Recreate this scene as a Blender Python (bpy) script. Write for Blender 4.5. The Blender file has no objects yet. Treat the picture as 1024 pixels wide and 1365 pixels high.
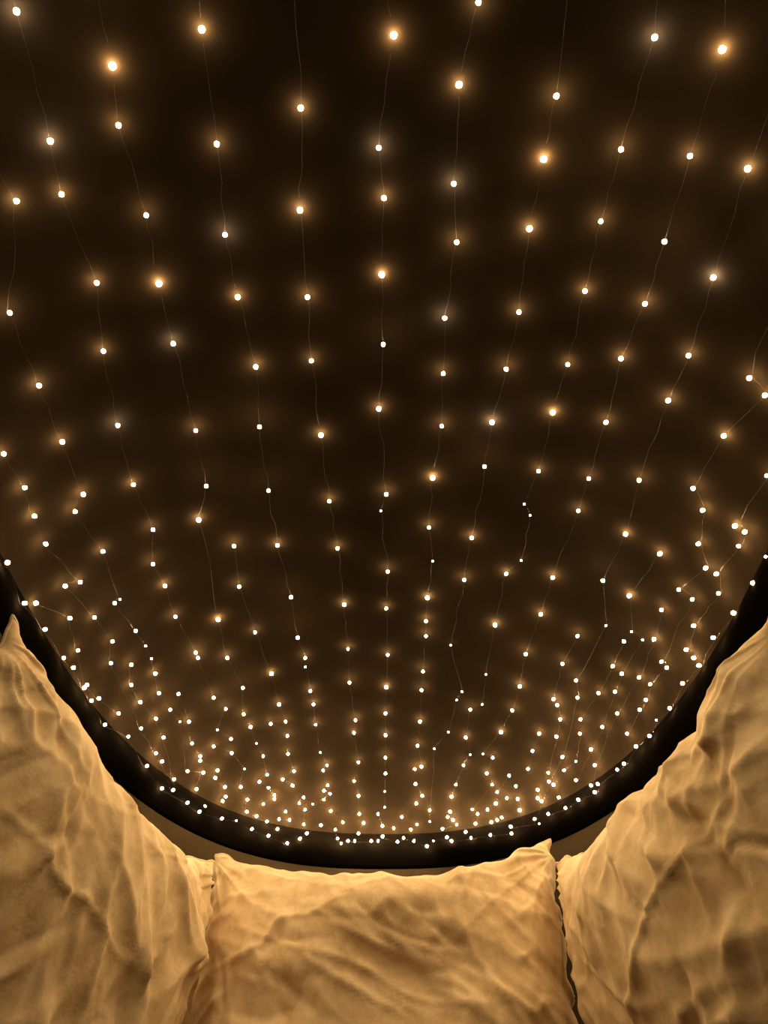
import bpy, bmesh, math, random
import numpy as np
from mathutils import Vector, Matrix, Quaternion

# ------------------------------------------------------------------ camera, world, exposure
scene = bpy.context.scene
C = scene.collection
F_PX, W_PX, H_PX = 986.0, 1024, 1365
ZC = 0.08                                   # lens height above the padded base
PITCH = math.radians(47.0)
cam_d = bpy.data.cameras.new('camera')
cam_d.sensor_fit = 'VERTICAL'
cam_d.sensor_height = 36.0
cam_d.lens = 36.0 * F_PX / H_PX
cam_d.clip_start = 0.01
cam = bpy.data.objects.new('camera', cam_d)
C.objects.link(cam)
cam.location = (0, 0, ZC)
cam.rotation_euler = (math.pi / 2 + PITCH, 0, 0)
scene.camera = cam

world = bpy.data.worlds.new('world')
scene.world = world
world.use_nodes = True
world.node_tree.nodes['Background'].inputs[0].default_value = (0.004, 0.003, 0.002, 1)
world.node_tree.nodes['Background'].inputs[1].default_value = 0.2

vs = scene.view_settings
vs.view_transform = 'Standard'
vs.look = 'None'
vs.exposure = 0.0
vs.gamma = 1.0
vs.use_curve_mapping = False
scene.cycles.use_denoising = True
scene.cycles.use_light_tree = True
scene.cycles.max_bounces = 6
scene.cycles.diffuse_bounces = 4
scene.cycles.sample_clamp_indirect = 4.0

BULB_L = 560.0            # radiance of a lit bulb
rng = random.Random(11)

# ------------------------------------------------------------------ helpers
def link(name, me, mats, parent=None, smooth=True):
    o = bpy.data.objects.new(name, me)
    C.objects.link(o)
    for m in (mats if isinstance(mats, (list, tuple)) else [mats]):
        if m.name not in [x.name for x in me.materials if x]:
            me.materials.append(m)
    if smooth:
        me.polygons.foreach_set('use_smooth', [True] * len(me.polygons))
    if parent:
        o.parent = parent
    return o

def mesh(name, verts, faces):
    me = bpy.data.meshes.new(name)
    me.from_pydata([tuple(map(float, v)) for v in verts], [], faces)
    me.update()
    return me

def tag(o, label, cat, group=None):
    o['label'] = label
    o['category'] = cat
    if group:
        o['group'] = group
    return o

def empty(name, loc):
    o = bpy.data.objects.new(name, None)
    o.empty_display_size = 0.05
    C.objects.link(o)
    o.location = loc
    return o

def new_mat(name):
    m = bpy.data.materials.new(name)
    m.use_nodes = True
    nt = m.node_tree
    return m, nt, nt.nodes['Principled BSDF']

def node(nt, kind, **inp):
    n = nt.nodes.new(kind)
    for k, v in inp.items():
        if k in n.inputs:
            n.inputs[k].default_value = v
        else:
            setattr(n, k, v)
    return n

def lerp(a, b, t):
    return a + (b - a) * t

def vnoise(x, y, seed=0):
    """smooth value noise on arrays, 0..1"""
    x = np.asarray(x, float); y = np.asarray(y, float)
    xi = np.floor(x).astype(np.int64); yi = np.floor(y).astype(np.int64)
    fx = x - xi; fy = y - yi
    fx = fx ** 3 * (fx * (fx * 6 - 15) + 10); fy = fy ** 3 * (fy * (fy * 6 - 15) + 10)
    def h(a, b):
        n = (a * 374761393 + b * 668265263 + seed * 974634777) & 0xFFFFFFFF
        n = ((n ^ (n >> 13)) * 1274126177) & 0xFFFFFFFF
        return ((n ^ (n >> 16)) & 0xFFFF) / 65535.0
    return lerp(lerp(h(xi, yi), h(xi + 1, yi), fx), lerp(h(xi, yi + 1), h(xi + 1, yi + 1), fx), fy)

def ridge(x, y, seed, sharp=2.0):
    return (1 - np.abs(2 * vnoise(x, y, seed) - 1)) ** sharp

# ------------------------------------------------------------------ materials
def velvet(name, dark, light, sheen=0.35):
    m, nt, b = new_mat(name)
    tc = node(nt, 'ShaderNodeTexCoord')
    n1 = node(nt, 'ShaderNodeTexNoise', Scale=9.0, Detail=6.0, Roughness=0.6, Distortion=0.25)
    n2 = node(nt, 'ShaderNodeTexNoise', Scale=42.0, Detail=4.0, Roughness=0.6, Distortion=0.4)
    nt.links.new(tc.outputs['Object'], n1.inputs['Vector'])
    nt.links.new(tc.outputs['Object'], n2.inputs['Vector'])
    mx = node(nt, 'ShaderNodeMath', operation='MULTIPLY_ADD')
    mx.inputs[1].default_value = 0.45
    nt.links.new(n2.outputs['Fac'], mx.inputs[0])
    sc = node(nt, 'ShaderNodeMath', operation='MULTIPLY')
    sc.inputs[1].default_value = 0.55
    nt.links.new(n1.outputs['Fac'], sc.inputs[0])
    nt.links.new(sc.outputs[0], mx.inputs[2])
    r = node(nt, 'ShaderNodeValToRGB')
    r.color_ramp.elements[0].position = 0.36; r.color_ramp.elements[0].color = (*dark, 1)
    r.color_ramp.elements[1].position = 0.64; r.color_ramp.elements[1].color = (*light, 1)
    nt.links.new(mx.outputs[0], r.inputs['Fac'])
    nt.links.new(r.outputs['Color'], b.inputs['Base Color'])
    b.inputs['Roughness'].default_value = 0.85
    b.inputs['Specular IOR Level'].default_value = 0.15
    b.inputs['Sheen Weight'].default_value = sheen
    b.inputs['Sheen Roughness'].default_value = 0.45
    b.inputs['Sheen Tint'].default_value = (1.0, 0.86, 0.62, 1)
    n3 = node(nt, 'ShaderNodeTexNoise', Scale=30.0, Detail=5.0, Roughness=0.55, Distortion=0.2)
    n4 = node(nt, 'ShaderNodeTexNoise', Scale=900.0, Detail=2.0)
    nt.links.new(tc.outputs['Object'], n3.inputs['Vector'])
    nt.links.new(tc.outputs['Object'], n4.inputs['Vector'])
    b1 = node(nt, 'ShaderNodeBump', Strength=0.35, Distance=0.006)
    b2 = node(nt, 'ShaderNodeBump', Strength=0.15, Distance=0.0006)
    nt.links.new(n3.outputs['Fac'], b1.inputs['Height'])
    nt.links.new(n4.outputs['Fac'], b2.inputs['Height'])
    nt.links.new(b1.outputs['Normal'], b2.inputs['Normal'])
    nt.links.new(b2.outputs['Normal'], b.inputs['Normal'])
    return m

M_VELVET = velvet('tan_velvet', (0.53, 0.365, 0.185), (0.80, 0.61, 0.365), 0.12)
M_SEAM = velvet('tan_seam', (0.52, 0.38, 0.22), (0.66, 0.50, 0.31), 0.2)
M_BASE = velvet('low_bounce_base', (0.03, 0.02, 0.012), (0.045, 0.03, 0.018), 0.0)  # unseen base, made dark so less light bounces up onto the cushions

def cloth(name, a, c, rough, spec, bump, scale):
    m, nt, b = new_mat(name)
    tc = node(nt, 'ShaderNodeTexCoord')
    n1 = node(nt, 'ShaderNodeTexNoise', Scale=6.0, Detail=5.0)
    nt.links.new(tc.outputs['Object'], n1.inputs['Vector'])
    r = node(nt, 'ShaderNodeValToRGB')
    r.color_ramp.elements[0].position = 0.35; r.color_ramp.elements[0].color = (*a, 1)
    r.color_ramp.elements[1].position = 0.7; r.color_ramp.elements[1].color = (*c, 1)
    nt.links.new(n1.outputs['Fac'], r.inputs['Fac'])
    nt.links.new(r.outputs['Color'], b.inputs['Base Color'])
    b.inputs['Roughness'].default_value = rough
    b.inputs['Specular IOR Level'].default_value = spec
    n2 = node(nt, 'ShaderNodeTexNoise', Scale=scale, Detail=3.0)
    nt.links.new(tc.outputs['Object'], n2.inputs['Vector'])
    bp = node(nt, 'ShaderNodeBump', Strength=bump, Distance=0.004)
    nt.links.new(n2.outputs['Fac'], bp.inputs['Height'])
    nt.links.new(bp.outputs['Normal'], b.inputs['Normal'])
    return m

M_CEIL = cloth('dark_ceiling_cloth', (0.0062, 0.0041, 0.0023), (0.0090, 0.0059, 0.0033), 0.7, 0.0, 0.12, 40.0)
M_BAND = cloth('black_band', (0.0012, 0.0009, 0.0007), (0.002, 0.0015, 0.001), 0.6, 0.0, 0.1, 15.0)
M_WALL = cloth('brown_panel', (0.012, 0.0080, 0.0040), (0.015, 0.010, 0.005), 0.85, 0.0, 0.15, 120.0)

def glow(name, col, strength):
    m, nt, b = new_mat(name)
    b.inputs['Base Color'].default_value = (0.9, 0.85, 0.75, 1)
    b.inputs['Roughness'].default_value = 0.3
    b.inputs['Emission Color'].default_value = (*col, 1)
    b.inputs['Emission Strength'].default_value = strength
    m.cycles.emission_sampling = 'FRONT'
    return m

WARM = (1.0, 0.70, 0.36)
M_GLOW = [glow('warm_bulb', WARM, BULB_L),
          glow('warm_bulb_bright', (1.0, 0.68, 0.33), BULB_L * 1.3),
          glow('cool_bulb', (0.98, 0.82, 0.62), BULB_L),
          glow('faint_bulb_and_glint', WARM, BULB_L * 0.25)]  # last one also paints glints on the wire as small glowing bulbs
M_WIRE, _nt, _b = new_mat('copper_wire')
_n = node(_nt, 'ShaderNodeTexNoise', Scale=60.0)
_r = node(_nt, 'ShaderNodeValToRGB')
_r.color_ramp.elements[0].color = (0.006, 0.004, 0.002, 1)
_r.color_ramp.elements[1].color = (0.016, 0.010, 0.005, 1)
_nt.links.new(_n.outputs['Fac'], _r.inputs['Fac'])
_nt.links.new(_r.outputs['Color'], _b.inputs['Base Color'])
_b.inputs['Metallic'].default_value = 0.0
_b.inputs['Roughness'].default_value = 0.5

# ------------------------------------------------------------------ the shell: domed ceiling, band, padded wall, base
A, B, N = 0.575, 0.97, 2.5          # half width, length of the rounded ends, squareness
Y0, Y1 = -0.45, 0.80                # straight part in between
ZR, HD = ZC + 0.765, 0.27           # rim height, rise of the dome
BAND = 0.080

def rho(x, y):
    yy = max(y - Y1, 0.0) + max(Y0 - y, 0.0)
    return (abs(x / A) ** N + abs(yy / B) ** N) ** (1 / N)

def dome_z(r):
    r = min(r, 1.0)
    return ZR + HD * (1 - r ** 2.6) ** 0.6

def outline(scale=1.0, grow=0.0, n=72, ns=24):
    a, b = A * scale + grow, B * scale + grow
    pts = []
    for i in range(n + 1):                                   # far end, right to left
        t = math.pi * i / n
        c, s = math.cos(t), math.sin(t)
        pts.append((math.copysign(abs(c) ** (2 / N), c) * a, Y1 + abs(s) ** (2 / N) * b))
    for i in range(1, ns):
        pts.append((-a, lerp(Y1, Y0, i / ns)))
    for i in range(n + 1):
        t = math.pi * i / n
        c, s = math.cos(t), math.sin(t)
        pts.append((-math.copysign(abs(c) ** (2 / N), c) * a, Y0 - abs(s) ** (2 / N) * b))
    for i in range(1, ns):
        pts.append((a, lerp(Y0, Y1, i / ns)))
    return pts

def strip(rings, closed=True):
    verts, faces = [], []
    n = len(rings[0])
    for r in rings:
        verts += r
    for k in range(len(rings) - 1):
        for i in range(n if closed else n - 1):
            j = (i + 1) % n
            faces.append((k * n + i, k * n + j, (k + 1) * n + j, (k + 1) * n + i))
    return verts, faces

rings = []
NR = 56
for k in range(NR + 1):
    r = math.sin(math.pi / 2 * k / NR)
    rings.append([(x, y, dome_z(r)) for x, y in outline(max(r, 1e-4))])
v, f = strip(rings)
me = mesh('ceiling', v, f)
bm = bmesh.new(); bm.from_mesh(me)
bmesh.ops.remove_doubles(bm, verts=bm.verts, dist=0.0004)
bmesh.ops.recalc_face_normals(bm, faces=bm.faces)
bm.to_mesh(me); bm.free()
dome = link('ceiling', me, M_CEIL)
dome['kind'] = 'structure'
sm = dome.modifiers.new('thickness', 'SOLIDIFY'); sm.thickness = 0.012; sm.offset = 1.0

# black band under the rim: a soft padded strip with shallow folds
rings = []
base = outline()
for k in range(15):
    t = k / 14
    ring = []
    for i, (x, y) in enumerate(base):
        fold = (vnoise(i * 0.35, t * 1.2, 5) - 0.5) * 0.016
        bul = math.sin(math.pi * t) * 0.018 + fold * math.sin(math.pi * t)
        l = math.hypot(x, y - max(Y0, min(Y1, y)))
        nx, ny = x / max(l, 1e-6), (y - max(Y0, min(Y1, y))) / max(l, 1e-6)
        ring.append((x - nx * bul, y - ny * bul, ZR + 0.004 - t * BAND))
    rings.append(ring)
rings.append([(x, y, ZR + 0.004 - BAND) for x, y in outline(1.0, 0.012)])
v, f = strip(rings)
band = link('trim_1', mesh('trim_1', v, f), M_BAND)
band['kind'] = 'structure'

# brown wall panel below the band, all round
zt = ZR - BAND + 0.002
rings = [[(x, y, 0.0) for x, y in outline(1.0, 0.0)]]
for k in range(1, 9):
    rings.append([(x, y, zt * k / 8) for x, y in outline(1.0, -0.004 * math.sin(math.pi * k / 8))])
rings.append([(x, y, zt) for x, y in outline(1.0, 0.03)])
rings.append([(x, y, 0.0) for x, y in outline(1.0, 0.03)])
v, f = strip(rings)
wall = link('wall_round', mesh('wall_round', v, f), M_WALL)
wall['kind'] = 'structure'

# padded base
out = outline(1.0, 0.03)
n = len(out)
verts = [(x, y, 0.0) for x, y in out] + [(x, y, -0.12) for x, y in out]
faces = [tuple(range(n - 1, -1, -1))[::-1], tuple(range(2 * n - 1, n - 1, -1))] + [(i, n + i, n + (i + 1) % n, (i + 1) % n) for i in range(n)]
fl = link('floor', mesh('floor', verts, faces), M_BASE, smooth=False)
fl['kind'] = 'structure'

# ------------------------------------------------------------------ cushions
def cushion(name, label, center, udir, lean, w, h, thick, seed, ears=(0, 0, 0, 0), sag=0.02, creases=(), dents=(),
            flow=0.0, mat=M_VELVET, res=190, wr=1.0, pinch=0.08, roll=0.0, taper=0.0, ncr=220, peak=0.38, flare=0.0):
    """center: middle of the lower edge on the base; udir: unit (x,y) along the width; the front looks to udir x z"""
    U = Vector((udir[0], udir[1], 0)).normalized()
    Nn = U.cross(Vector((0, 0, 1)))
    V = Vector((0, 0, math.cos(lean))) - Nn * math.sin(lean)
    Nf = U.cross(V).normalized()
    n = res
    a = np.linspace(-1, 1, n + 1)
    s = np.sin(a * math.pi / 2) * 0.75 + a * 0.25
    uu, vv = np.meshgrid(s, s, indexing='xy')                 # [row v][col u]
    X = w / 2 * uu * (1 - pinch * (1 - vv ** 2) * np.abs(uu) ** 3)
    Y = h / 2 * vv * (1 - pinch * 0.8 * (1 - uu ** 2) * np.abs(vv) ** 3)
    Y = Y - sag * (1 - uu ** 2) * np.clip((vv + 1) / 2, 0, 1) ** 2
    for (eu, ev), e in zip(((-1, 1), (1, 1), (-1, -1), (1, -1)), ears):
        g = np.exp(-(((uu - eu) / 0.35) ** 2 + ((vv - ev) / 0.35) ** 2))
        Y = Y + e * g
    X = X * (1 + flare * (1 - vv) / 2)
    if taper:
        side = 1 if taper > 0 else -1
        X = X - taper * np.clip(uu * side, 0, 1) ** 2 * ((1 - vv) / 2) ** 1.3
    # scalloped seam
    eu = np.clip((np.abs(uu) - 0.9) / 0.1, 0, 1) ** 2
    ev = np.clip((np.abs(vv) - 0.9) / 0.1, 0, 1) ** 2
    X = X + np.sign(uu) * eu * (vnoise(Y * 55 + 9, uu * 0 + np.sign(uu) * 3, seed + 1) - 0.5) * 0.009
    Y = Y + np.sign(vv) * ev * (vnoise(X * 45 + 4, vv * 0 + np.sign(vv) * 3, seed + 2) - 0.5) * 0.010
    vp = vv - peak * (1 - vv ** 2)
    prof = np.clip((1 - np.abs(uu) ** 2.6) * (1 - np.abs(vp) ** 2.0), 0, 1) ** 0.55

    def wrinkles(sd):
        cu, sv = math.cos(flow), math.sin(flow)
        P = X * cu + Y * sv; Q = -X * sv + Y * cu              # folds run along Q
        wx = (vnoise(X * 5 + 3, Y * 5, sd) - 0.5) * 0.12
        wy = (vnoise(X * 5, Y * 5 + 7, sd + 1) - 0.5) * 0.12
        d = 0.020 * (vnoise(P * 6 + wx * 9, Q * 4 + wy * 9, sd + 2) - 0.5)
        d = d + 0.010 * (vnoise(P * 13 + wx * 12, Q * 9 + wy * 12, sd + 3) - 0.5)
        d = d + 0.004 * (vnoise(P * 30 + wx * 20, Q * 22, sd + 4) - 0.5)
        R = random.Random(sd)
        for _ in range(ncr):                                   # crumpled creases, mostly along the fall of the cloth
            ang = flow + math.pi / 2 + R.gauss(0, 0.55)
            ln = R.uniform(0.05, 0.20); wd = R.uniform(0.004, 0.013)
            am = R.choice((1, 1, 1, -1)) * wd * R.uniform(0.35, 0.9)
            cx, cy = R.uniform(-w / 2, w / 2), R.uniform(-h / 2, h / 2)
            dx, dy = math.cos(ang), math.sin(ang)
            rx = X + wx * 0.5 - cx; ry = Y + wy * 0.5 - cy
            t = rx * dx + ry * dy
            c = -rx * dy + ry * dx + R.uniform(-3, 3) * t * t
            c = np.where(c > 0, c / wd, -c / (wd * R.uniform(0.5, 2.0)))
            d = d + am * np.exp(-c ** 1.25) * np.exp(-(t / (ln * 0.5)) ** 2)
        # gathers running in from the seam
        du = (1 - np.abs(uu)) * w / 2; dv = (1 - np.abs(vv)) * h / 2
        d = d + 0.012 * np.exp(-du / 0.075) * (vnoise(Y * 34 + wy * 40, du * 6 + np.sign(uu) * 5, sd + 7) - 0.5)
        d = d + 0.012 * np.exp(-dv / 0.085) * (vnoise(X * 30 + wx * 30, dv * 6 + np.sign(vv) * 5, sd + 8) - 0.5)
        # creases fanning out of the corners
        for k, (cu_, cv_) in enumerate(((-1, 1), (1, 1), (-1, -1), (1, -1))):
            rx = X - cu_ * w / 2; ry = Y - cv_ * h / 2
            rr = np.hypot(rx, ry) + 1e-4
            th = np.arctan2(np.abs(ry), np.abs(rx))
            d = d + 0.014 * np.exp(-rr / 0.13) * (1 - np.exp(-rr / 0.03)) * (ridge(th * 6, rr * 4, sd + 9 + k, 1.5) - 0.45)
        return d * wr

    env = np.clip(prof * 3.0, 0, 1)
    front = thick * prof + wrinkles(seed * 13) * env
    for (u0, v0, u1, v1, wd, am) in creases:
        ax, ay, bx_, by_ = u0 * w / 2, v0 * h / 2, u1 * w / 2, v1 * h / 2
        lx, ly = bx_ - ax, by_ - ay
        L2 = lx * lx + ly * ly
        t = np.clip(((X - ax) * lx + (Y - ay) * ly) / L2, 0, 1)
        wob = (vnoise(t * 5 + seed, t * 0 + 2, seed + 40) - 0.5) * 0.03
        dist = ((X - ax) * -ly + (Y - ay) * lx) / math.sqrt(L2) + wob * np.sin(math.pi * t)
        along = np.hypot(X - (ax + t * lx), Y - (ay + t * ly))
        fall = np.exp(-np.where((t <= 0) | (t >= 1), along, 0) / wd) * (0.35 + 0.65 * np.sin(math.pi * np.clip(t, 0.05, 0.95)))
        front = front + am * np.exp(-(np.abs(dist) / wd) ** 1.4) * fall * env
    for (u0, v0, ru, rv, am) in dents:
        front = front + am * np.exp(-(((uu - u0) / ru) ** 2 + ((vv - v0) / rv) ** 2)) * env
    back = -(thick * 0.55 * prof + wrinkles(seed * 17 + 3) * 0.6 * env)
    bmask = (np.abs(uu) > 0.99999) | (np.abs(vv) > 0.99999)
    front = np.where(bmask, 0, front); back = np.where(bmask, 0, back)

    Uv, Vv, Nv = np.array(U), np.array(V), np.array(Nf)
    cr, sr = math.cos(roll), math.sin(roll)
    X, Y = X * cr + Y * sr, -X * sr + Y * cr
    def pos(D):
        return (X[..., None] * Uv + (Y + h / 2)[..., None] * Vv + D[..., None] * Nv).reshape(-1, 3)
    pf, pb = pos(front), pos(back)
    low = min(pf[:, 2].min(), pb[:, 2].min())
    verts = [tuple(p) for p in pf]
    bi = {}
    flat = bmask.reshape(-1)
    for i in range(len(pb)):
        if flat[i]:
            bi[i] = i
        else:
            bi[i] = len(verts); verts.append(tuple(pb[i]))
    faces = []
    m = n + 1
    for r in range(n):
        for c in range(n):
            q = (r * m + c, r * m + c + 1, (r + 1) * m + c + 1, (r + 1) * m + c)
            faces.append(q)
            faces.append(tuple(bi[k] for k in reversed(q)))
    root = empty(name, (center[0], center[1], -low))
    link('cover', mesh('cover', verts, faces), mat, root)
    # corded seam round the edge
    loop = [r * m for r in range(m)] + [n * m + c for c in range(1, m)] + [r * m + n for r in range(n - 1, -1, -1)] + [c for c in range(n - 1, 0, -1)]
    pts = [Vector(pf[i]) for i in loop]
    tv, tf = tube(pts, 0.0022, 6, True)
    so = link('seam', mesh('seam', tv, tf), M_SEAM, root)
    so['label'] = 'stitched seam cord round the cushion edge'
    tag(root, label, 'cushion', 'tan velvet cushions')
    return root

def tube(pts, r, k=5, closed=False):
    verts, faces = [], []
    n = len(pts)
    up = Vector((0.13, 0.21, 0.97)).normalized()
    for i, p in enumerate(pts):
        q0 = pts[(i - 1) % n] if (closed or i > 0) else p
        q1 = pts[(i + 1) % n] if (closed or i < n - 1) else p
        t = (q1 - q0)
        t = t.normalized() if t.length > 1e-9 else Vector((0, 0, 1))
        a = t.cross(up)
        a = a.normalized() if a.length > 1e-4 else t.orthogonal().normalized()
        b = t.cross(a)
        for j in range(k):
            th = 2 * math.pi * j / k
            verts.append(tuple(p + a * (r * math.cos(th)) + b * (r * math.sin(th))))
    for i in range(n if closed else n - 1):
        i2 = (i + 1) % n
        for j in range(k):
            j2 = (j + 1) % k
            faces.append((i * k + j, i * k + j2, i2 * k + j2, i2 * k + j))
    if not closed:
        faces.append(tuple(range(k))[::-1])
        faces.append(tuple((n - 1) * k + j for j in range(k)))
    return verts, faces

cushion('velvet_cushion', 'tan velvet cushion between the two others, facing us at the far end',
        (0.0, 1.205), (1, 0), math.radians(6), 0.565, 0.592, 0.11, 3, ears=(0.010, 0.034, 0, 0), sag=0.022, flow=0.7, flare=0.10, peak=0.42,
        creases=((-0.95, 0.33, -0.2, 0.62, 0.005, 0.0045), (-0.35, 0.60, 0.30, 0.52, 0.016, 0.006), (0.4, 0.80, 0.15, 0.3, 0.018, 0.007),
                 (-0.95, 0.15, -0.6, 0.45, 0.006, 0.004), (0.42, 0.6, 0.5, -0.1, 0.003, 0.0018), (-0.3, 0.6, -0.33, 0.1, 0.003, 0.0018),
                 (0.95, 0.55, 0.55, 0.64, 0.010, 0.005), (0.95, 0.3, 0.45, 0.45, 0.012, 0.006), (0.98, 0.1, 0.5, 0.22, 0.012, 0.006),
                 (-0.98, 0.6, -0.6, 0.7, 0.010, 0.005), (-0.7, 0.1, -0.1, 0.35, 0.010, -0.004)),
        dents=((0.12, 0.28, 0.30, 0.24, -0.034), (0.08, 0.70, 0.30, 0.12, 0.018), (-0.5, 0.15, 0.3, 0.2, -0.012), (0.65, 0.2, 0.25, 0.15, 0.010)))
tL = Vector((0.147, 0.57)).normalized()
cushion('velvet_cushion', 'large tan velvet cushion leaning along the left side, peaked corner at the frame edge',
        (-0.425, 0.938), (tL.x, tL.y), math.radians(-8), 0.59, 0.555, 0.10, 7, roll=math.radians(3), taper=0.12, ears=(0.024, 0.016, 0, 0), sag=0.016, flow=-0.25,
        creases=((-0.9, 0.45, 0.1, 0.22, 0.005, 0.0040), (0.1, 0.22, 0.35, 0.55, 0.005, 0.0035), (-0.6, -0.15, 0.5, 0.12, 0.018, 0.007),
                 (-0.2, 0.85, 0.05, 0.3, 0.014, 0.006), (0.35, 0.85, 0.3, 0.4, 0.012, 0.006), (0.6, 0.8, 0.75, 0.2, 0.008, 0.004),
                 (0.05, 0.9, 0.15, 0.5, 0.010, 0.005), (-0.1, 0.15, 0.12, 0.0, 0.004, 0.0025), (-0.95, 0.8, -0.5, 0.6, 0.008, 0.004)))
tR = Vector((0.147, -0.57)).normalized()
cushion('velvet_cushion', 'large tan velvet cushion leaning along the right side with a long diagonal crease',
        (0.403, 0.926), (tR.x, tR.y), math.radians(-5), 0.605, 0.555, 0.10, 12, roll=math.radians(-3), taper=-0.05, ears=(0.016, 0.016, 0, 0), sag=0.016, flow=0.3,
        creases=((-0.45, -0.05, 0.9, 0.60, 0.004, 0.0040), (-0.6, 0.8, -0.7, 0.1, 0.010, 0.005), (-0.3, 0.85, -0.35, 0.3, 0.010, 0.006),
                 (0.05, 0.85, -0.1, 0.4, 0.010, 0.005), (0.95, 0.55, 0.4, 0.6, 0.012, 0.006), (0.9, 0.05, -0.2, 0.2, 0.018, 0.007),
                 (0.95, 0.75, 0.5, 0.68, 0.010, 0.005), (-0.85, 0.7, -0.8, 0.2, 0.007, 0.004), (0.95, 0.3, 0.55, 0.32, 0.003, -0.004)))
cushion('velvet_cushion', 'small shaded tan cushion tucked in the gap between the left and far cushions',
        (-0.345, 1.33), (0.86, 0.50), math.radians(-7), 0.24, 0.50, 0.035, 21, sag=0.008, res=80, wr=0.6, peak=0.0)

# ------------------------------------------------------------------ fairy lights
# bulbs seen in the photograph: x,y and a mark  (digit: how close to the cloth it hangs, c: cooler white, t: small faint bulb, also glints on the wire drawn as bulbs)
RIM = """10,750,1 33,804 60,839 85,877 98,890 112,917 122,934 140,966 171,982 196,1021,1 216,1051 250,1070 266,1082 296,1091 315,1094,t
336,1105 358,1114 383,1124,1 400,1118 409,1111 428,1100 447,1106 450,1118 455,1124 464,1121,1 473,1121 495,1121 504,1121 510,1115,1 530,1122
538,1117 552,1121 569,1128,1 578,1121,t 596,1116 602,1121 628,1117 654,1113 682,1111 681,1102 719,1098,t 731,1085 754,1077 771,1066
793,1056 797,1045,1 823,1026 832,1018 848,995 866,981 875,960,t 893,944 910,911 932,887,1 951,850 978,817,1 1004,777 1021,742,t"""
BULBS = """22,15,1c 150,88,3 269,39,2 158,167 289,192,1 67,188,1c 22,268,1 82,259,1 195,287 300,313,c 525,47,3 638,3 612,113,2 401,144,2
505,197,c 605,245,1c 512,264,1 400,280,2 609,323 873,50,1c 963,66,3 742,128 725,212,3 828,199 920,208 997,225,2 706,305,2 801,295 886,322
129,377,1 212,378,3 317,396,2 13,417 138,468 231,458,c 341,489,1 52,514,1 157,567,c 83,589,1 261,574 5,605 33,650 111,659 178,646,1 275,648
100,682 509,366,3 410,396,1 593,424,c 511,459 415,481 591,498 675,492 505,545,2 428,580,2 346,569 589,568 656,563,2c 577,637,3 646,622
358,654 439,668 515,659 508,681,t 780,388,1 692,416 860,405 951,370,2c 757,486 828,478,1 918,474,1 999,504 1020,527,1 891,534,1 737,550,3
808,563 965,581,2 718,628 785,638 852,640 924,651 1023,634 937,680,1 699,672,t 707,687,t 771,681 46,688 61,725 48,804,1 87,781 107,776
93,824 126,823 137,735 204,706 204,752 220,781,1 234,822 153,804 160,799,t 181,841 150,855 194,861,t 202,878,t 148,884 175,886 104,867
265,693,2 312,728 370,727,1 450,731,1 319,782 388,796 459,806,2 291,826,3 340,843 397,850 464,865 407,877 407,889,t 303,877 264,877
261,870 362,898,2 572,703 629,717,1 517,762 577,748,t 619,773 675,765,1 695,747,t 737,770,1 570,797,2 515,811 568,828 568,848 660,833,2
721,819,1 517,873 601,860,t 564,895 701,872 750,885 834,712,2 880,738,1 804,774,c 839,794,2 882,813 808,834,t 770,848 832,855 842,842,t
872,852,1 857,853,t 925,834 923,799 905,786 941,757 955,765 958,791 980,701,2 993,709 985,728 931,725 915,866 882,882 889,890 925,877,1
817,888 207,898,1 116,913 132,931 158,951 175,913 212,924 238,925 187,936 227,946 208,958 188,971 240,962,t 252,962,1 218,983 285,930
301,945 290,973,t 256,991 285,995 308,985 208,1004 216,1015 309,1004 267,1008 267,1014 250,1028 271,1030 290,1027 287,1037 232,1039
231,1053 262,1052 300,1049 301,1062 297,1068 273,1075,1 324,917 372,939,1 325,952 334,969 361,965 381,962 414,921 418,939,1 421,966
466,910 515,916,2 383,981 342,991,t 351,1008 384,1005 326,1025,t 427,1003,t 474,960 472,977 514,951 514,980 356,1033 346,1042 358,1050
392,1028,1 377,1039 390,1047 321,1049 366,1060 366,1065 351,1072 330,1066 329,1082 342,1088 356,1095 381,1082 372,1092 386,1093 370,1105
405,1099 407,1079 399,1071 405,1063 417,1072,t 431,1027 436,1020 437,1047 432,1054 440,1058 432,1066 441,1081,1 457,1096 478,1016
472,1041 478,1061 479,1085 485,1097 478,1111 510,1101 504,1085 513,1076,t 513,1055,t 514,1031 514,1010 525,1104 548,1106 536,1089
556,1099 555,1071,1 554,1045 553,1025 562,920 560,962 557,994 562,1022 563,1061 573,1080 573,1095,t 590,1105 608,1046 602,1062,2
600,1082 597,1089 604,1093,1 609,1099 621,1109 634,1098 630,1079 637,1085 650,1079 655,1096,1 663,1093 669,1090 661,1071,1 649,1031,1
656,1046 663,1056 676,1064 690,1065 688,1048 679,1034 693,1080,2 713,1092 717,1064,1 717,1053 722,1068 745,1063 768,1040 752,1027
732,1042 738,1046 731,1030 750,1009 704,1025 710,1001 719,978,1 742,982 747,959 743,940 738,932 693,915,1 683,947 668,976,2 657,1010
618,1020 627,1006,t 644,1005,t 621,983,1 627,946 643,939,t 616,922,t 609,933,t 598,976,t 579,998,t 648,899,t 768,907 770,930 774,959
773,978 829,898 852,903 867,912 861,933 853,946 836,978 823,951 820,922 798,924 803,969 788,999 793,1020 768,1015,t 788,1047"""

CP, SP = math.cos(PITCH), math.sin(PITCH)
def ray(px, py):
    x, y = px - W_PX / 2, H_PX / 2 - py
    return Vector((x, F_PX * CP - y * SP, y * CP + F_PX * SP)).normalized()

def inside(p):
    r = rho(p.x, p.y)
    return r < 1.0 and p.z < dome_z(r)

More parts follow.
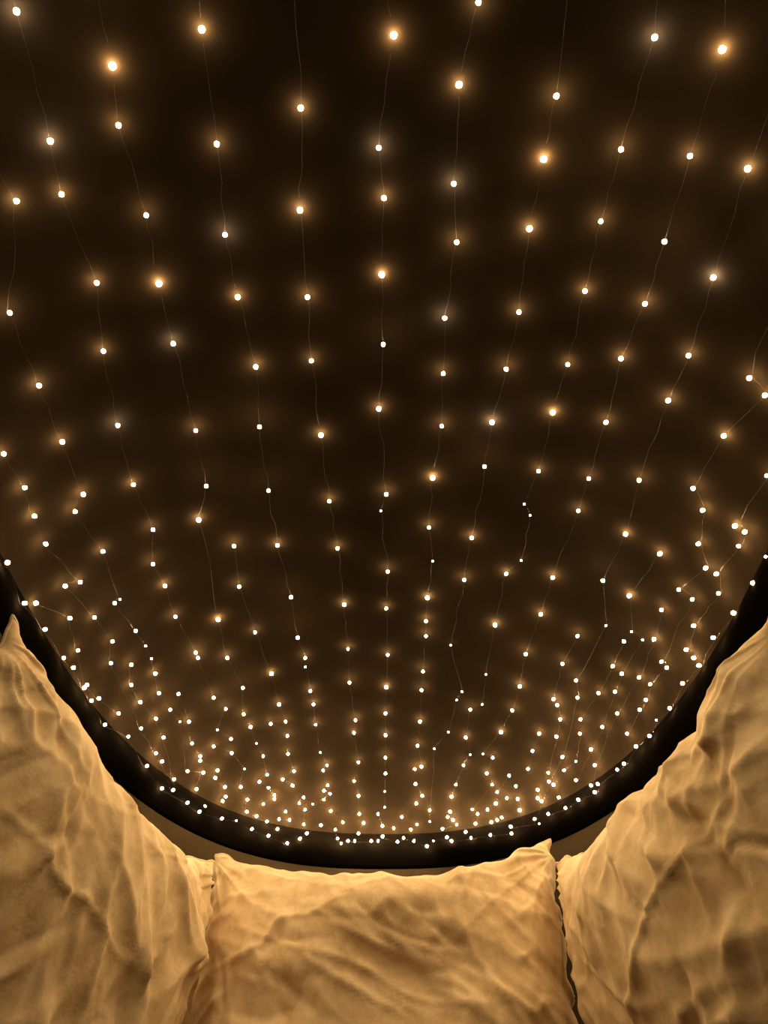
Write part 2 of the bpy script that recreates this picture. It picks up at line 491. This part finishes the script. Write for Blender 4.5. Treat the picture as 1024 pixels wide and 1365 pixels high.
def on_shell(px, py):
    """the point of the dome or the rim band that the sight line meets, and the inward normal there"""
    d = ray(px, py); o = Vector((0, 0, ZC))
    lo = hi = 0.3
    while inside(o + d * hi):
        lo = hi; hi += 0.02
    for _ in range(24):
        m = (lo + hi) / 2
        if inside(o + d * m): lo = m
        else: hi = m
    return o + d * lo, d

def normal_at(p):
    if p.z < ZR:
        y = p.y - max(Y0, min(Y1, p.y))
        return Vector((-p.x, -y * 0.4, 0)).normalized()
    e = 0.004
    def g(x, y): return dome_z(rho(x, y))
    gx = (g(p.x + e, p.y) - g(p.x - e, p.y)) / (2 * e)
    gy = (g(p.x, p.y + e) - g(p.x, p.y - e)) / (2 * e)
    return Vector((gx, gy, -1)).normalized()

def bulb_mesh(mat):
    """a little rice-grain lamp with a copper neck; local +Z is the neck"""
    prof = [(0, -1.15), (0.45, -1.02), (0.82, -0.62), (1.0, -0.05), (0.86, 0.5), (0.52, 0.92), (0.26, 1.15), (0.22, 1.7), (0.0, 1.75)]
    k = 10
    verts, faces, mi = [], [], []
    R = 0.0031
    for (r, z) in prof:
        if r == 0:
            verts.append((0, 0, z * R))
        else:
            for j in range(k):
                t = 2 * math.pi * j / k
                verts.append((r * R * math.cos(t), r * R * math.sin(t), z * R))
    for j in range(k):
        faces.append((0, 1 + (j + 1) % k, 1 + j)); mi.append(0)
    for i in range(len(prof) - 3):
        for j in range(k):
            a = 1 + i * k
            faces.append((a + j, a + (j + 1) % k, a + k + (j + 1) % k, a + k + j)); mi.append(0 if i < 5 else 1)
    last = len(verts) - 1
    a = 1 + (len(prof) - 3) * k
    for j in range(k):
        faces.append((a + j, a + (j + 1) % k, last)); mi.append(1)
    me = mesh('bulb', verts, faces)
    me.materials.append(mat); me.materials.append(M_WIRE)
    me.polygons.foreach_set('material_index', mi)
    me.polygons.foreach_set('use_smooth', [True] * len(faces))
    return me

BULB_ME = [bulb_mesh(m) for m in M_GLOW]
GAP = {0: (0.009, 0.015), 1: (0.0085, 0.011), 2: (0.0070, 0.0080), 3: (0.0058, 0.0064)}

def parse(txt):
    res = []
    for tok in txt.split():
        p = tok.split(',')
        x, y = float(p[0]), float(p[1]); fl = p[2] if len(p) > 2 else ''
        g = next((int(c) for c in fl if c.isdigit()), 0)
        res.append((x, y, g, 'c' in fl, 't' in fl))
    return res

def spot(px, py, g, cool, faint, rim=False):
    p, d = on_shell(px, py)
    nrm = normal_at(p)
    gap = rng.uniform(*GAP[g])
    if g == 0 and rng.random() < 0.15: gap = rng.uniform(0.03, 0.05)
    if rim: gap = max(gap, 0.028)
    c = max(-d.dot(nrm), 0.30)
    q = p - d * (gap / c)
    return dict(p=q, n=nrm, mat=3 if faint else 2 if cool else 1 if g == 3 else 0,
                s=(0.6 if faint else (0.94, 1.02, 1.15, 1.3)[g]) * rng.uniform(0.92, 1.06))

ORD = ['first', 'second', 'third', 'fourth', 'fifth', 'sixth', 'seventh', 'eighth', 'ninth', 'tenth', 'eleventh', 'twelfth', 'thirteenth', 'fourteenth', 'fifteenth', 'sixteenth', 'seventeenth', 'eighteenth']

def light_string(label, spots, smooth=True):
    c = spots[len(spots) // 2]['p']
    root = empty('fairy_light_string', c)
    tag(root, label, 'string lights', 'fairy light strings under the dark ceiling')
    pts = []
    for i, s in enumerate(spots):
        a = s['p']
        neck = a + Vector((-s['n'].x, -s['n'].y, -s['n'].z)) * (0.0085 * s['s'])
        s['neck'] = neck
    for i, s in enumerate(spots):
        if i:
            p0 = spots[i - 1]['neck']; p1 = s['neck']
            L = (p1 - p0).length
            for t in (0.2, 0.4, 0.6, 0.8):
                q = p0.lerp(p1, t)
                up = (spots[i - 1]['n'] + s['n']).normalized()
                pts.append(q + up * (0.05 * L * 4 * t * (1 - t)) + Vector((rng.uniform(-1, 1), rng.uniform(-1, 1), 0)) * 0.02 * L)
        pts.append(s['neck'])
    v, f = tube([p - c for p in pts], 0.00011, 4)
    link('wire', mesh('wire', v, f), M_WIRE, root)
    for s in spots:
        b = bpy.data.objects.new('bulb', BULB_ME[s['mat']])
        C.objects.link(b); b.parent = root
        ax = (s['neck'] - s['p']).normalized()
        ax = (ax + Vector((rng.uniform(-1, 1), rng.uniform(-1, 1), rng.uniform(-0.3, 0.3))) * 0.25).normalized()
        b.rotation_euler = ax.to_track_quat('Z', 'Y').to_euler()
        b.location = s['p'] - c
        b.scale = (s['s'],) * 3
    return root

light_string('fairy light string running along the rim, just above the black band', [spot(*b, rim=True) for b in parse(RIM)])

# the strings run lengthways; sort the bulbs into them by how far across they hang
# parallel strings share a vanishing point: follow each one from bulb to bulb
VX, VY = 515.0, 1736.0
chains = []
for b in sorted(parse(BULBS), key=lambda b: b[1]):
    best, bc = None, 1.0
    for ch in chains:
        t = ch[-1]
        dy = b[1] - t[1]
        pred = t[0] + (VX - t[0]) * dy / (VY - t[1])
        fan = sum((q[0] - VX) / (VY - q[1]) for q in ch[-4:]) / len(ch[-4:])
        lane = VX + fan * (VY - b[1])
        c = abs(b[0] - (pred + lane) / 2) / ((VY - b[1]) * 0.034) + (0.5 if dy < 5 else 0) + max(dy - 220, 0) / 200
        if abs(b[0] - t[0]) > 24 and abs(b[0] - t[0]) > 1.3 * dy: c += 1
        if c < bc: best, bc = ch, c
    if best is None: chains.append([b])
    else: best.append(b)
def mean_fan(ch): return sum((q[0] - VX) / (VY - q[1]) for q in ch) / len(ch)
long_ = [ch for ch in chains if len(ch) >= 5]
for ch in chains:
    if len(ch) < 5:
        for b in ch:
            min(long_, key=lambda c: min(math.hypot(q[0] - b[0], q[1] - b[1]) + (150 if abs(q[0] - b[0]) > 24 and abs(q[0] - b[0]) > 1.3 * abs(q[1] - b[1]) else 0) + (150 if any(abs(p[1] - b[1]) < 20 and abs(p[0] - b[0]) > 24 for p in c) else 0) for q in c)).append(b)
long_.sort(key=mean_fan)
for ch in long_: ch.sort(key=lambda b: -b[1])
lanes = [[spot(*b) for b in ch] for ch in long_]
NS = len(lanes)
for k, L in enumerate(lanes):
    if long_[k][-1][1] > 330 and 40 < long_[k][-1][0] < 984: ext = False      # ends on the ceiling
    else: ext = True
    y = L[-1]['p'].y
    x = sum(s['p'].x for s in L[-3:]) / len(L[-3:])
    while ext and y > -0.12:                                           # the same string carries on overhead, out of the frame
        y -= rng.uniform(0.085, 0.12)
        xx = x + rng.uniform(-0.015, 0.015)
        if rho(xx, y) > 0.93: break
        p = Vector((xx, y, dome_z(rho(xx, y))))
        q = p - Vector((0, 0, ZC))
        dep = q.y * CP + q.z * SP
        if dep > 0 and (q.z * CP - q.y * SP) / dep * F_PX < H_PX / 2 + 30 and abs(q.x / dep * F_PX) < W_PX / 2 + 30: continue
        nn = normal_at(p)
        L.append(dict(p=p + nn * rng.uniform(0.009, 0.016), n=nn, mat=0, s=rng.uniform(0.9, 1.05)))
    where = 'leftmost' if k == 0 else 'rightmost' if k == NS - 1 else 'middle' if (NS % 2 and k == NS // 2) else \
        (ORD[k] + ' from the left' if k < NS // 2 else ORD[NS - 1 - k] + ' from the right')
    light_string('copper-wire fairy light string under the dark ceiling, ' + where + ' of those running lengthways', L)
print('bulbs per lane', [len(L) for L in lanes])
